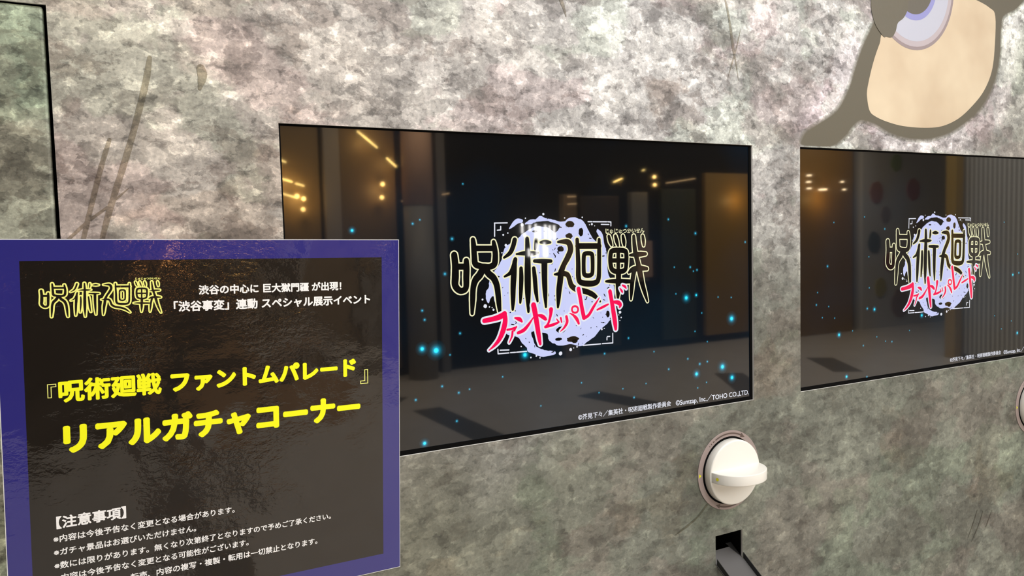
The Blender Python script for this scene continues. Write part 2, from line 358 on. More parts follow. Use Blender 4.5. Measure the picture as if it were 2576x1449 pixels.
GLYPH = [[(0.2822,0.3316,0.00522),(0.2836,0.3127,0.00565),(0.283,0.2939,0.00608),(0.2821,0.2808,0.00565),(0.2869,0.2726,0.00522),(0.294,0.2695,0.00478),(0.302,0.2741,0.00478),(0.3034,0.293,0.00522),(0.3043,0.3082,0.00522),(0.3044,0.321,0.00435)],[(0.2842,0.3116,0.00478),(0.304,0.3108,0.00478)],[(0.318,0.3571,0.00348),(0.3189,0.3476,0.00435),(0.3197,0.3285,0.00478),(0.3212,0.3151,0.00522),(0.3307,0.3106,0.00478),(0.339,0.3095,0.00478),(0.3496,0.3091,0.00478),(0.3579,0.3138,0.00522),(0.3601,0.3291,0.00478),(0.3588,0.3427,0.00435),(0.3574,0.352,0.00304)],[(0.3191,0.3418,0.00435),(0.3581,0.3408,0.00435)],[(0.3358,0.3069,0.00565),(0.3291,0.2957,0.00608),(0.3204,0.2865,0.00565),(0.3158,0.2733,0.00478),(0.3141,0.2524,0.00435),(0.3123,0.2295,0.00261)],[(0.34,0.3067,0.00565),(0.3461,0.2969,0.00565),(0.3554,0.2887,0.00565),(0.3614,0.2749,0.00522),(0.3636,0.2553,0.00478),(0.3646,0.2397,0.00391),(0.3658,0.2279,0.00261)],[(0.3991,0.3549,0.00391),(0.3956,0.3436,0.00391),(0.3892,0.3321,0.00348),(0.377,0.3239,0.00152)],[(0.3993,0.3201,0.00348),(0.3954,0.3065,0.00435),(0.3881,0.296,0.00304),(0.377,0.2905,0.0013)],[(0.3979,0.3162,0.00391),(0.3954,0.2928,0.00522),(0.3934,0.2693,0.00478),(0.3925,0.2477,0.00391),(0.3914,0.2311,0.00196)],[(0.4241,0.3563,0.00326),(0.4245,0.331,0.00478),(0.4235,0.2955,0.00587),(0.4229,0.2599,0.00543),(0.423,0.2251,0.00196)],[(0.4018,0.3294,0.00109),(0.4178,0.3303,0.00348),(0.4357,0.3297,0.00348),(0.4452,0.3304,0.0013)],[(0.4103,0.3036,0.00304),(0.4103,0.2862,0.00391),(0.4086,0.2606,0.00326),(0.407,0.2425,0.00174)],[(0.4361,0.3029,0.00304),(0.4378,0.285,0.00391),(0.4394,0.261,0.00369),(0.4423,0.2428,0.00174)],[(0.4423,0.3551,0.00217),(0.4418,0.3454,0.00304),(0.44,0.3369,0.00174)],[(0.4517,0.3491,0.00174),(0.4617,0.3493,0.00391),(0.4718,0.3486,0.00174)],[(0.438,0.3158,0.00261),(0.4546,0.3148,0.00369),(0.4723,0.3145,0.00261)],[(0.4584,0.312,0.00565),(0.4579,0.284,0.00522),(0.4583,0.2579,0.00435),(0.4594,0.2313,0.00174)],[(0.4879,0.3489,0.00152),(0.4984,0.3494,0.00348),(0.5106,0.3471,0.00522),(0.5146,0.3344,0.00522),(0.5083,0.3204,0.00522),(0.4992,0.3065,0.00478),(0.4927,0.2926,0.00565)],[(0.4793,0.2899,0.0013),(0.4898,0.2903,0.00348),(0.4957,0.2908,0.00435),(0.5067,0.2879,0.00435),(0.5112,0.2775,0.00435),(0.5152,0.2671,0.00478),(0.527,0.2593,0.00478),(0.5462,0.2548,0.00478),(0.5632,0.247,0.00435),(0.5773,0.2343,0.00174)],[(0.4927,0.2926,0.00565),(0.4906,0.2765,0.00565),(0.4878,0.2604,0.00522),(0.4862,0.2422,0.00369),(0.4847,0.2291,0.00174)],[(0.5293,0.3524,0.00326),(0.53,0.3319,0.00391),(0.5306,0.3074,0.00435),(0.5305,0.2828,0.00478),(0.535,0.2727,0.00478),(0.5515,0.2694,0.00522),(0.5682,0.2703,0.00478),(0.5751,0.2787,0.00435),(0.5769,0.3056,0.00391),(0.5775,0.3306,0.00391),(0.578,0.3513,0.00283)],[(0.5302,0.3405,0.00478),(0.5777,0.3393,0.00478)],[(0.5435,0.3223,0.00391),(0.5468,0.3257,0.00369),(0.5529,0.3263,0.00369),(0.5589,0.3253,0.00369),(0.562,0.3217,0.00391),(0.5624,0.3041,0.00369),(0.5613,0.2893,0.00369),(0.5577,0.2853,0.00369),(0.5518,0.2843,0.00391),(0.546,0.2854,0.00391),(0.5427,0.2894,0.00391),(0.5424,0.3049,0.00369),(0.5435,0.3223,0.00391)],[(0.6001,0.357,0.00261),(0.6029,0.3476,0.00326),(0.6062,0.3398,0.00152)],[(0.6152,0.3572,0.00261),(0.618,0.3472,0.00348),(0.6209,0.3386,0.00174)],[(0.6325,0.3568,0.00261),(0.6343,0.3469,0.00348),(0.6352,0.339,0.00196)],[(0.6039,0.3246,0.00435),(0.608,0.3293,0.00435),(0.6215,0.3301,0.00435),(0.635,0.3285,0.00435),(0.6395,0.3245,0.00435),(0.6397,0.3097,0.00435),(0.6379,0.2949,0.00391),(0.6326,0.29,0.00435),(0.6198,0.2889,0.00435),(0.6092,0.2914,0.00435),(0.6043,0.2973,0.00435),(0.6025,0.311,0.00435),(0.6039,0.3246,0.00435)],[(0.6212,0.3293,0.00369),(0.6203,0.2889,0.00369)],[(0.6033,0.311,0.00369),(0.639,0.3097,0.00369)],[(0.6208,0.2888,0.00565),(0.6204,0.2703,0.00522)],[(0.5916,0.2716,0.00152),(0.6062,0.2714,0.00348),(0.6265,0.27,0.00435),(0.6471,0.269,0.00348)],[(0.6193,0.2682,0.00522),(0.6193,0.2534,0.00478),(0.6181,0.2354,0.00174)],[(0.658,0.3559,0.00304),(0.659,0.341,0.00391),(0.6613,0.3239,0.00478),(0.6662,0.3066,0.00478),(0.6715,0.285,0.00565),(0.6764,0.2633,0.00478),(0.6829,0.2435,0.00369),(0.6884,0.228,0.00152)],[(0.6482,0.3196,0.00174),(0.6665,0.3205,0.00435),(0.6855,0.321,0.00283)],[(0.6449,0.2861,0.00174),(0.6528,0.2911,0.00435),(0.6686,0.2937,0.00522),(0.6883,0.2918,0.00283)],[(0.6575,0.2899,0.00478),(0.6529,0.2687,0.00435),(0.6507,0.2517,0.00391),(0.649,0.2343,0.00174)],[(0.6793,0.3559,0.00261),(0.6807,0.3468,0.00326),(0.6813,0.3378,0.00174)]]
RED = [[(0.3349,0.2148,0.00413),(0.3531,0.217,0.00456),(0.3662,0.22,0.00522),(0.375,0.2243,0.00478)],[(0.375,0.2257,0.00391),(0.3757,0.2115,0.00478),(0.3708,0.1942,0.005),(0.3627,0.1792,0.00391),(0.3527,0.1693,0.00261),(0.3424,0.1622,0.00087)],[(0.3793,0.1955,0.00196),(0.3884,0.1964,0.00217),(0.3966,0.1985,0.00196),(0.3984,0.2004,0.00109)],[(0.3966,0.1981,0.00152),(0.3933,0.1934,0.00217)],[(0.3898,0.1918,0.00217),(0.3882,0.183,0.00196),(0.3826,0.1724,0.00087)],[(0.3955,0.2156,0.00174),(0.4043,0.2126,0.00391),(0.4091,0.2081,0.00196)],[(0.4007,0.1883,0.00283),(0.4126,0.1925,0.00348),(0.423,0.2021,0.00261),(0.4338,0.2153,0.00087)],[(0.4337,0.2363,0.00522),(0.4363,0.2232,0.00522),(0.4402,0.1988,0.005),(0.4432,0.1785,0.00435),(0.4456,0.1646,0.00283)],[(0.4405,0.2179,0.0013),(0.4507,0.2146,0.00391),(0.4579,0.2092,0.00326),(0.4601,0.2079,0.0013)],[(0.4699,0.226,0.00435),(0.4687,0.216,0.00304),(0.4641,0.2021,0.00239),(0.4589,0.1954,0.00261)],[(0.457,0.1948,0.00261),(0.4733,0.1976,0.00283),(0.4855,0.2012,0.00174)],[(0.481,0.208,0.00087),(0.4856,0.2016,0.00196)],[(0.49,0.209,0.00196),(0.4917,0.2011,0.00152)],[(0.5023,0.2106,0.00283),(0.5035,0.2003,0.00304),(0.4971,0.1905,0.00217),(0.4889,0.1842,0.00087)],[(0.5096,0.2162,0.00087),(0.5167,0.2127,0.00217),(0.5244,0.2049,0.00348),(0.5288,0.1959,0.00239)],[(0.5214,0.2288,0.00196),(0.5264,0.2266,0.00196),(0.528,0.2222,0.00196),(0.5262,0.218,0.00196),(0.5211,0.2165,0.00196),(0.5161,0.2187,0.00196),(0.5146,0.2231,0.00196),(0.5163,0.2273,0.00196),(0.5214,0.2288,0.00196)],[(0.5299,0.2606,0.00435),(0.5333,0.2435,0.00413),(0.5369,0.2227,0.00413),(0.5406,0.2058,0.00435)],[(0.5406,0.2048,0.00304),(0.5513,0.2103,0.00304),(0.5627,0.2252,0.00283),(0.5759,0.2415,0.00087)],[(0.5704,0.2188,0.00174),(0.5837,0.2234,0.00261),(0.5956,0.2277,0.00174)],[(0.6002,0.2519,0.00435),(0.6038,0.2331,0.00435),(0.6081,0.2075,0.005),(0.6107,0.1903,0.00478),(0.6118,0.1792,0.00326)],[(0.6058,0.2317,0.00217),(0.618,0.2297,0.00435),(0.6235,0.2251,0.00391),(0.6219,0.2204,0.00196)],[(0.6232,0.257,0.00109),(0.6277,0.2512,0.00239),(0.6291,0.2482,0.00109)],[(0.6295,0.2624,0.00174),(0.6353,0.2593,0.00261),(0.6381,0.2556,0.00109)]]
BLOB = [(0.3714,0.3191),(0.3635,0.3077),(0.3568,0.2983),(0.3683,0.2901),(0.3511,0.2889),(0.3466,0.2814),(0.3453,0.2718),(0.3397,0.2644),(0.3403,0.2508),(0.3444,0.2448),(0.349,0.2542),(0.3544,0.2568),(0.3582,0.2401),(0.3664,0.2278),(0.3746,0.2116),(0.3761,0.1899),(0.4,0.18),(0.4086,0.1694),(0.4173,0.1606),(0.4216,0.1522),(0.4372,0.1448),(0.4486,0.1407),(0.4625,0.1414),(0.476,0.1422),(0.4766,0.1482),(0.4627,0.1505),(0.4512,0.1536),(0.4377,0.1608),(0.4323,0.1714),(0.4283,0.1877),(0.4407,0.1867),(0.4612,0.1811),(0.4633,0.1708),(0.4724,0.1639),(0.4886,0.1574),(0.5124,0.1584),(0.5316,0.1526),(0.5488,0.1605),(0.5638,0.1687),(0.579,0.1821),(0.5943,0.1915),(0.6022,0.2036),(0.6001,0.2249),(0.6106,0.2412),(0.6086,0.2666),(0.5965,0.2882),(0.5948,0.3259),(0.5902,0.3406),(0.5857,0.3615),(0.576,0.371),(0.5729,0.3659),(0.5793,0.3554),(0.5767,0.3461),(0.5645,0.3536),(0.5574,0.3641),(0.5516,0.3734),(0.547,0.3827),(0.5351,0.391),(0.5161,0.3936),(0.5041,0.3873),(0.4924,0.3864),(0.4739,0.3912),(0.4625,0.3927),(0.4523,0.3967),(0.442,0.3909),(0.4284,0.3891),(0.4204,0.3823),(0.4327,0.3825),(0.4441,0.3859),(0.4623,0.3877),(0.4738,0.3856),(0.4899,0.381),(0.492,0.3743),(0.4825,0.3664),(0.4689,0.3747),(0.4507,0.3783),(0.437,0.3761),(0.4257,0.3714),(0.4144,0.3647),(0.4053,0.3571),(0.3919,0.3496),(0.3785,0.3402)]
BLOB2 = [(0.3883,0.374),(0.3929,0.3817),(0.3985,0.3884),(0.4063,0.3926),(0.4162,0.3902),(0.415,0.3853),(0.4061,0.3834),(0.3971,0.3777)]
HOLES = [(0.5146,0.3811,0.00913,0.00608),(0.5381,0.3661,0.00522,0.00826),(0.5123,0.3592,0.00739,0.00565),(0.4934,0.336,0.00695,0.00522),(0.4906,0.1873,0.01043,0.00608),(0.4842,0.1698,0.00739,0.00304),(0.5155,0.1674,0.01304,0.00522),(0.4402,0.3692,0.00522,0.00196),(0.5947,0.2094,0.00435,0.00652),(0.5197,0.1636,0.00652,0.00391)]
BRACKETS = [[(0.3606,0.385),(0.3598,0.3619)],[(0.3601,0.385),(0.3853,0.3851)],[(0.3655,0.3724),(0.3709,0.3727)],[(0.3722,0.379),(0.372,0.3729)],[(0.5543,0.3853),(0.5628,0.3852)],[(0.5653,0.3851),(0.5962,0.3846)],[(0.5987,0.3846),(0.6057,0.3841)],[(0.6057,0.3841),(0.6055,0.3768)],[(0.5836,0.3798),(0.6011,0.3793)],[(0.6052,0.1712),(0.6048,0.1526)],[(0.6048,0.1526),(0.5809,0.1533)],[(0.5771,0.1532),(0.5377,0.1537)],[(0.5917,0.1643),(0.5916,0.1596)],[(0.5925,0.1659),(0.5983,0.1658)],[(0.36,0.1622),(0.3602,0.1543)],[(0.3602,0.1543),(0.3816,0.1539)],[(0.3849,0.154),(0.3948,0.1537)],[(0.397,0.1537),(0.4176,0.1536)],[(0.3643,0.1602),(0.3817,0.1592)]]
DOTS = [(0.4588,0.4001,0.00217),(0.4219,0.3929,0.0013),(0.5035,0.3927,0.0013),(0.5417,0.3934,0.00152),(0.4149,0.3814,0.00304),(0.3767,0.3641,0.00174),(0.3859,0.3672,0.0013),(0.3813,0.3456,0.00261),(0.3733,0.3326,0.0013),(0.3379,0.2404,0.00348),(0.333,0.2522,0.00174),(0.3459,0.2385,0.0013),(0.3536,0.233,0.00196),(0.351,0.237,0.00109),(0.5627,0.3804,0.00217),(0.5688,0.3773,0.00087),(0.5406,0.3715,0.00087),(0.4882,0.1431,0.00369),(0.5102,0.1483,0.00304),(0.4258,0.1414,0.00152),(0.4372,0.1432,0.00174),(0.4446,0.139,0.0013),(0.4066,0.1632,0.0013),(0.6227,0.2107,0.00304),(0.6255,0.2003,0.00152),(0.62,0.2056,0.00109),(0.6223,0.1948,0.00109),(0.5803,0.181,0.00196),(0.5571,0.3795,0.00109),(0.586,0.182,0.00109),(0.4636,0.1423,0.00109),(0.5243,0.1522,0.00174),(0.517,0.1508,0.00109)]
SPARKS = [(0.2437,0.1707,0.0126),(0.2188,0.1757,0.00866),(0.2793,0.3592,0.00394),(0.2642,0.3,0.00394),(0.7857,0.229,0.00945),(0.8116,0.2332,0.00472),(0.9063,0.1783,0.01102),(0.8799,0.0788,0.01102),(0.8102,0.0709,0.00866),(0.906,0.0532,0.00945),(0.2173,0.0145,0.00709),(0.1076,0.3763,0.00551),(0.3024,0.4526,0.00236),(0.2212,0.2402,0.00315),(0.2249,0.2244,0.00315),(0.2886,0.1964,0.00315),(0.2524,0.1082,0.00315),(0.2828,0.0936,0.00315),(0.2044,0.0905,0.00315),(0.3032,0.0975,0.00236),(0.2774,0.0447,0.00315),(0.3679,0.1123,0.00236),(0.4138,0.1474,0.00945),(0.2688,0.1609,0.00236),(0.5856,0.1337,0.00315),(0.7969,0.2907,0.00315),(0.7562,0.2922,0.00236),(0.805,0.2822,0.00236),(0.8144,0.2843,0.00315),(0.7594,0.2385,0.00236),(0.6418,0.1589,0.00315),(0.7027,0.1269,0.00236),(0.7878,0.1044,0.00315),(0.8189,0.0907,0.00394),(0.8391,0.0937,0.00315),(0.7387,0.0881,0.00315),(0.9057,0.2229,0.00236),(0.9459,0.3379,0.00315),(0.7429,0.3877,0.00315),(0.8114,0.3588,0.00394),(0.6407,0.3757,0.00394),(0.6265,0.0613,0.00236),(0.6526,0.041,0.00315),(0.5324,0.0834,0.00236),(0.5712,0.06,0.00236),(0.8363,0.0507,0.00236),(0.8129,0.0417,0.00236),(0.2225,0.3922,0.00236),(0.2097,0.3858,0.00315),(0.8698,0.2258,0.00236),(0.8257,0.1955,0.00236),(0.8073,0.1591,0.00236),(0.8396,0.1351,0.00236),(0.444,0.0505,0.00157),(0.682,0.0653,0.00157),(0.3358,0.3031,0.00236)]
SPARKS2 = [(0.1309,0.1165,0.00709),(0.093,0.276,0.00394),(0.2271,0.1711,0.00394),(0.2524,0.1676,0.0063),(0.1563,0.0165,0.0063),(0.2264,0.008,0.00394),(0.8116,0.2254,0.00551),(0.8393,0.2296,0.00394),(0.8361,0.0649,0.0063),(0.1138,0.3749,0.00236),(0.2882,0.3576,0.00315),(0.4278,0.1413,0.00709),(0.2167,0.3866,0.00236),(0.2612,0.1012,0.00236),(0.3159,0.0851,0.00315),(0.2927,0.088,0.00236),(0.2943,0.2996,0.00315),(0.2322,0.2931,0.00236),(0.2339,0.2198,0.00236),(0.057,0.1903,0.00315),(0.0608,0.218,0.00236),(0.0968,0.1841,0.00236),(0.0761,0.1601,0.00236),(0.1765,0.1222,0.00236),(0.2136,0.0843,0.00315),(0.8324,0.2809,0.00236),(0.7682,0.368,0.00236),(0.731,0.1193,0.00236),(0.7623,0.0816,0.00236),(0.8074,0.0999,0.00236),(0.1164,0.1563,0.00236),(0.381,0.1071,0.00236)]
EYE_DARK = [(1.5859,1.0967),(1.4635,1.0007),(1.4051,0.9221),(1.3956,0.8909),(1.3593,0.8592),(1.3331,0.8191),(1.3034,0.7742),(1.2778,0.7203),(1.2597,0.6796),(1.2345,0.6413),(1.2096,0.618),(1.1675,0.5965),(1.1264,0.5754),(1.1095,0.5581),(1.1094,0.5467),(1.1536,0.5454),(1.2025,0.5483),(1.2454,0.5732),(1.2672,0.5939),(1.2966,0.6102),(1.3417,0.6049),(1.3958,0.587),(1.4595,0.5767),(1.5336,0.577),(1.6104,0.5922),(1.6808,0.6212),(1.744,0.6604),(1.7853,0.7048),(1.8127,0.7516),(1.8282,0.809),(1.8315,0.8738),(1.8428,0.9058),(1.9008,0.9322),(1.9397,0.9738),(1.9571,1.0731),(1.905,1.1496)]
EYE_RIM = [(1.503,1.083),(1.4242,0.9699),(1.3479,0.8703),(1.2959,0.8226),(1.2595,0.7725),(1.2166,0.7154),(1.199,0.6851),(1.1676,0.6493),(1.1333,0.6139),(1.113,0.5962),(1.1095,0.5795),(1.1537,0.5682),(1.2382,0.5581),(1.5089,0.547),(1.7045,0.5643),(1.7966,0.6183),(1.8435,0.6689),(1.8807,0.7511),(1.8888,0.823),(1.9209,0.926),(1.9885,1.049),(2.0056,1.1663)]
EYE_CREAM = [(1.5625,0.9502),(1.3864,0.8271),(1.3598,0.7869),(1.3372,0.74),(1.3187,0.6837),(1.318,0.6587),(1.3264,0.6317),(1.3454,0.6202),(1.3878,0.6096),(1.4472,0.6022),(1.5249,0.6018),(1.5928,0.6089),(1.6582,0.631),(1.7163,0.6671),(1.7617,0.706),(1.7936,0.7557),(1.8056,0.8154),(1.807,0.8991),(1.7807,0.9182),(1.725,0.9307),(1.6311,0.9433)]
EYE_LID = [(1.3711,0.8055),(1.3827,0.8054),(1.402,0.8061),(1.4156,0.8214),(1.4233,0.8412),(1.4449,0.8562),(1.4606,0.8835),(1.4563,0.9236),(1.424,0.9949),(1.3475,0.9591),(1.3291,0.8828),(1.3405,0.8347)]
EYE_IRIS = [(1.5012,0.8728)]
CRACKS = [[(-0.1708,0.6221,0.00304),(-0.1767,0.5911,0.0044),(-0.1873,0.5505,0.004),(-0.2003,0.5053,0.004),(-0.214,0.4628,0.004),(-0.2264,0.4251,0.004),(-0.2352,0.3971,0.0036),(-0.2434,0.3668,0.0028)],[(-0.2263,0.5067,0.0024),(-0.2348,0.4809,0.0032),(-0.2436,0.4506,0.0032),(-0.255,0.4089,0.0032),(-0.2652,0.3696,0.0028)],[(-0.2068,0.4398,0.00056),(-0.2212,0.4263,0.00144),(-0.2343,0.4135,0.0016),(-0.2578,0.395,0.002),(-0.2832,0.37,0.002)],[(0.5009,0.7855,0.004),(0.5074,0.7704,0.0032),(0.5121,0.7549,0.0008)],[(0.8897,0.8329,0.0016),(0.9002,0.7948,0.0028),(0.9107,0.7364,0.0032),(0.9171,0.7104,0.0016),(0.9248,0.671,0.00048)],[(0.9313,0.775,0.00048),(0.922,0.7441,0.0016),(0.9081,0.7064,0.0016),(0.8953,0.6738,0.00048)],[(0.8282,-0.2047,0.0024),(0.8035,-0.2252,0.002),(0.7771,-0.2384,0.0024),(0.746,-0.2511,0.0008)],[(1.756,-0.3928,0.00096),(1.7427,-0.4194,0.0016),(1.7176,-0.4595,0.00064)],[(1.7807,-0.4008,0.00096),(1.7638,-0.4344,0.0016),(1.7333,-0.4735,0.00064)],[(1.8216,-0.4053,0.0008),(1.7957,-0.4462,0.0012)],[(-0.1051,0.6133,0.0056),(-0.1034,0.6014,0.0064),(-0.1077,0.5841,0.0024)]]
# ------------------------------------------------------------------ the hall (floor, ceiling, walls; seen mirrored in the screens)
def mat_floor():
    m, nt, b = new_mat('pale_stone_floor'); g = G(nt); tc = g.n('TexCoord')
    n = g.noise(tc.outputs['Object'], 3, 5, .6)[0]
    g.l(g.ramp(n, [(.3, (.64, .58, .51)), (.7, (.73, .67, .60))]), b.inputs['Base Color']); b.inputs['Roughness'].default_value = .35
    return m
floor = struct(box('floor', -6, 14, -12, 1.2, -.1, 0, mat_floor()))
M_FLOOR_STRIP = plain('dark_floor_strip', (.16, .155, .15, 1), .3)
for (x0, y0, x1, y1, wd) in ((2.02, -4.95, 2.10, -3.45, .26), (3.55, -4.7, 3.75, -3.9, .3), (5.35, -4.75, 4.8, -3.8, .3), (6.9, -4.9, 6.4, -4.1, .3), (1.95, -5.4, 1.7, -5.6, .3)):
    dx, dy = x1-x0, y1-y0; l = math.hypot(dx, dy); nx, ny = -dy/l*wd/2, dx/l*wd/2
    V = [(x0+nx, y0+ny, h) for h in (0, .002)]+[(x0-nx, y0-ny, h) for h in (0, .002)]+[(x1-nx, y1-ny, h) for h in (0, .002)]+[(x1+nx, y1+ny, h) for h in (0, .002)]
    mesh_obj('inlay_or_added_strip', V, [(1, 3, 5, 7), (0, 2, 3, 1), (2, 4, 5, 3), (4, 6, 7, 5), (6, 0, 1, 7)], M_FLOOR_STRIP, floor)
box('inlay_or_added_strip', .10, .38, -4.85, -1.9, 0, .002, M_FLOOR_STRIP, floor)  # added strip, stands in for the camera holder's dark reflection in the notice
box('added_carpet', -1.2, .02, -6.65, -4.5, 0, .004, plain('added_carpet_dark', (.035, .022, .012, 1), .9), floor)  # added, darkens the notice's reflection where the camera holder would show
box('added_carpet', .40, 1.55, -6.65, -4.6, 0, .004, plain('added_carpet_warm', (.36, .20, .09, 1), .9), floor)  # added to put a brown patch into the notice's reflection
box('added_carpet', .03, .39, -6.65, -4.86, 0, .004, plain('added_carpet_black', (.012, .010, .008, 1), .9), floor)  # added, carries the dark mirrored band on beyond the strip
M_CEIL = plain('dark_ceiling', (.02, .019, .018, 1), .8)
struct(box('ceiling', -6, 14, -12, 1.2, 3.2, 3.3, M_CEIL))
M_BACK = plain('dark_storefront', (.008, .008, .009, 1), .8, 0, 1.2)
back = struct(box('wall_back', -6, 12.2, -6.9, -6.7, 0, 3.2, M_BACK))
def slab(name, x0, x1, z0, z1, col, y=-6.62, rough=.5, bev=.01):
    return box(name, x0, x1, -6.698, y, z0, z1, plain(name+'_finish', (*col, 1), rough), back, bev)
slab('shop_panel', .75, 1.54, 1.5, 2.7, (.30, .20, .09))
slab('shop_panel', .75, 1.54, .1, 1.48, (.05, .03, .012))
slab('shop_panel', .2, .70, .4, 1.2, (.30, .15, .05))
slab('shop_panel', -1.2, -.3, .2, 1.1, (.03, .02, .012))
slab('pillar_face', 1.58, 1.75, 0, 3.15, (.40, .35, .30), -6.58)
slab('shop_panel', 1.76, 2.36, .1, 3.1, (.24, .16, .08))
slab('pillar_face', 2.82, 2.93, 0, 3.15, (.22, .20, .18), -6.58)
slab('pillar_face', 4.46, 4.66, 0, 2.02, (.26, .17, .09), -6.6)
slab('shop_panel', 4.72, 5.3, .1, 2.0, (.05, .03, .015))
slab('pillar_face', 5.48, 5.74, .9, 2.05, (.24, .22, .18), -6.6)
slab('notice_panel', 5.55, 5.78, .95, 1.42, (.55, .36, .26), -6.57)
slab('shop_panel', 5.98, 6.55, .1, 2.1, (.035, .042, .022))
slab('shop_panel', 6.72, 7.5, .1, 2.32, (.34, .20, .05))
slab('shop_panel', 7.6, 8.1, .1, 2.6, (.10, .07, .03))
slab('shop_panel', 8.14, 9.25, 0, 2.9, (.30, .17, .05), -6.3)
# round column
def cyl_bm(r, h, n=32, r2=None):
    b = bmesh.new(); bmesh.ops.create_cone(b, cap_ends=True, segments=n, radius1=r, radius2=r if r2 is None else r2, depth=h); return b
def column(x, y, r, col, z0=0, z1=3.2, rough=.45):
    o = bm_obj('trim_1', cyl_bm(r, z1-z0), plain('column_finish', (*col, 1), rough), None, False); o.location = (x, y, (z0+z1)/2)
    for p in o.data.polygons: p.use_smooth = abs(p.normal.z) < .5
    return struct(o)
column(2.53, -6.4, .165, (.72, .46, .32), 1.87, 3.2)
column(2.53, -6.4, .160, (.30, .28, .25), 0, 1.87)
# poster hoarding seen in the second screen
hoard = struct(box('wall_right', 9.45, 11.9, -6.45, -6.3, 0, 3.2, plain('hoarding_white', (.62, .60, .57, 1), .5)))
rb = random.Random(5)
for (hx, hz, rr, colr) in ((9.75, 2.05, .14, (.40, .17, .12)), (9.95, 1.72, .11, (.36, .30, .28)), (10.6, 2.10, .15, (.42, .12, .12)), (10.2, 2.5, .12, (.25, .36, .12)), (9.7, 1.30, .14, (.12, .15, .15)),
                          (10.05, 1.0, .12, (.36, .10, .12)), (9.85, .62, .13, (.45, .38, .12)), (10.3, .35, .2, (.33, .22, .20)), (10.75, 1.5, .12, (.4, .3, .26))):
    p = circle(hx, hz, rr*1.0, rr*1.15, 18, .08, int(hx*100))
    V = [(a, -6.298, b_) for a, b_ in p]+[(a, -6.285, b_) for a, b_ in p]; n = len(p)
    mesh_obj('printed_motif', V, [tuple(range(n, 2*n))[::-1]]+[(i, (i+1) % n, n+(i+1) % n, n+i) for i in range(n)], plain('motif_print', (*colr, 1), .6), hoard)
# gold post and ribbed screen
struct(box('trim_2', 8.03, 8.17, -4.12, -4.0, 0, 3.2, plain('gold_post', (.45, .28, .06, 1), .35), None, .006))
ribs = struct(box('wall_side', 8.19, 8.25, -4.1, -1.6, 0, 3.2, plain('ribbed_back', (.22, .21, .18, 1), .5)))
M_RIB = plain('rib_white', (.80, .77, .70, 1), .4); rib0 = None
for k in range(50):
    y = -4.07+k*.05
    if rib0 is None: rib0 = box('rib', -.010, 0, -.010, .010, 0, 3.1, M_RIB, ribs, .004); o = rib0
    else: o = rib0.copy(); COL.objects.link(o); o.parent = ribs
    o.location = (8.19, y, .04)
# lamps of the shops (what gives the gold streaks in the glass)
LAMPS = [(1.93, 2.655, 2.14, 2.488), (2.235, 2.386, 2.34, 2.292), (1.10, 2.35, 1.19, 2.313), (1.12, 2.155, 1.245, 2.117), (1.272, 2.104, 1.36, 2.078), (1.10, 2.012, 1.29, 1.955),
         (5.155, 2.165, 5.28, 2.212), (5.60, 2.318, 5.63, 2.326), (2.39, 1.93, 2.47, 1.90), (2.62, 1.97, 2.72, 1.985), (2.86, 2.0, 2.94, 2.012), (4.48, 1.982, 4.59, 1.985), (4.48, 1.893, 4.60, 1.896), (5.98, 2.163, 6.45, 2.228)]
M_LAMP = plain('warm_lamp', (1, .8, .4, 1), .4, emit=(1, .70, .22, 1), es=26)
M_LAMP_DIM = plain('warm_lamp_dim', (1, .8, .4, 1), .4, emit=(1, .62, .30, 1), es=9)
SPOTS = [(2.176, 2.106), (2.162, 1.963), (1.345, 1.948), (1.335, 1.84), (1.28, 1.975), (5.77, 2.238), (5.775, 2.137)]
LAMP_LABELS = ['longest gold light streak mirrored near the top left of the middle screen', 'short gold light streak beside the pink column in the middle screen',
 'topmost gold streak at the left edge of the middle screen', 'gold streak at the left edge of the middle screen, left piece of a pair', 'gold streak near the left screen edge, right piece of a pair',
 'lowest gold streak at the left edge of the middle screen', 'slanted yellow streak mirrored above the cream lettering', 'tiny yellow lamp mirrored right of the slanted streak',
 'small gold dash below the mirrored pink column', 'faint rising dash right of the mirrored pink column', 'faint dash at the end of the grey strip, left of the logo',
 'upper of two thin orange dashes above the logo', 'lower of two thin orange dashes above the logo', 'long faint rising line mirrored at the upper right of the middle screen']
SPOT_LABELS = ['round golden lamp mirrored left of the pink column, upper one', 'round golden lamp mirrored left of the pink column, lower one', 'round golden lamp beside the lowest gold streak',
 'small golden lamp lowest at the left of the middle screen', 'brightest round golden lamp on the lowest gold streak', 'upper of two small lamps on the grey mirrored pillar', 'lower of two small lamps on the grey mirrored pillar']
SPOT2_LABELS = ['wide warm spot mirrored at the left of the right screen', 'topmost small lamp at the left edge of the right screen', 'middle small lamp at the left edge of the right screen',
 'lowest small lamp at the left edge of the right screen', 'upper lamp dot beside the grey hoarding in the right screen', 'lower lamp dot beside the grey hoarding in the right screen']
for i, (x0, z0, x1, z1) in enumerate(LAMPS):
    l = math.hypot(x1-x0, z1-z0); dim = i in (8, 9, 10, 11, 12, 13)
    o = bm_obj('linear_lamp', box_bm(-l/2, l/2, -.012, .012, -(.007 if not dim else .004), (.007 if not dim else .004), .002), M_LAMP_DIM if dim else M_LAMP)
    o.location = ((x0+x1)/2, -6.52, (z0+z1)/2); o.rotation_euler = (0, -math.atan2(z1-z0, x1-x0), 0)
    tag(o, LAMP_LABELS[i], 'lamp', 'linear shop lamps mirrored in the screens')
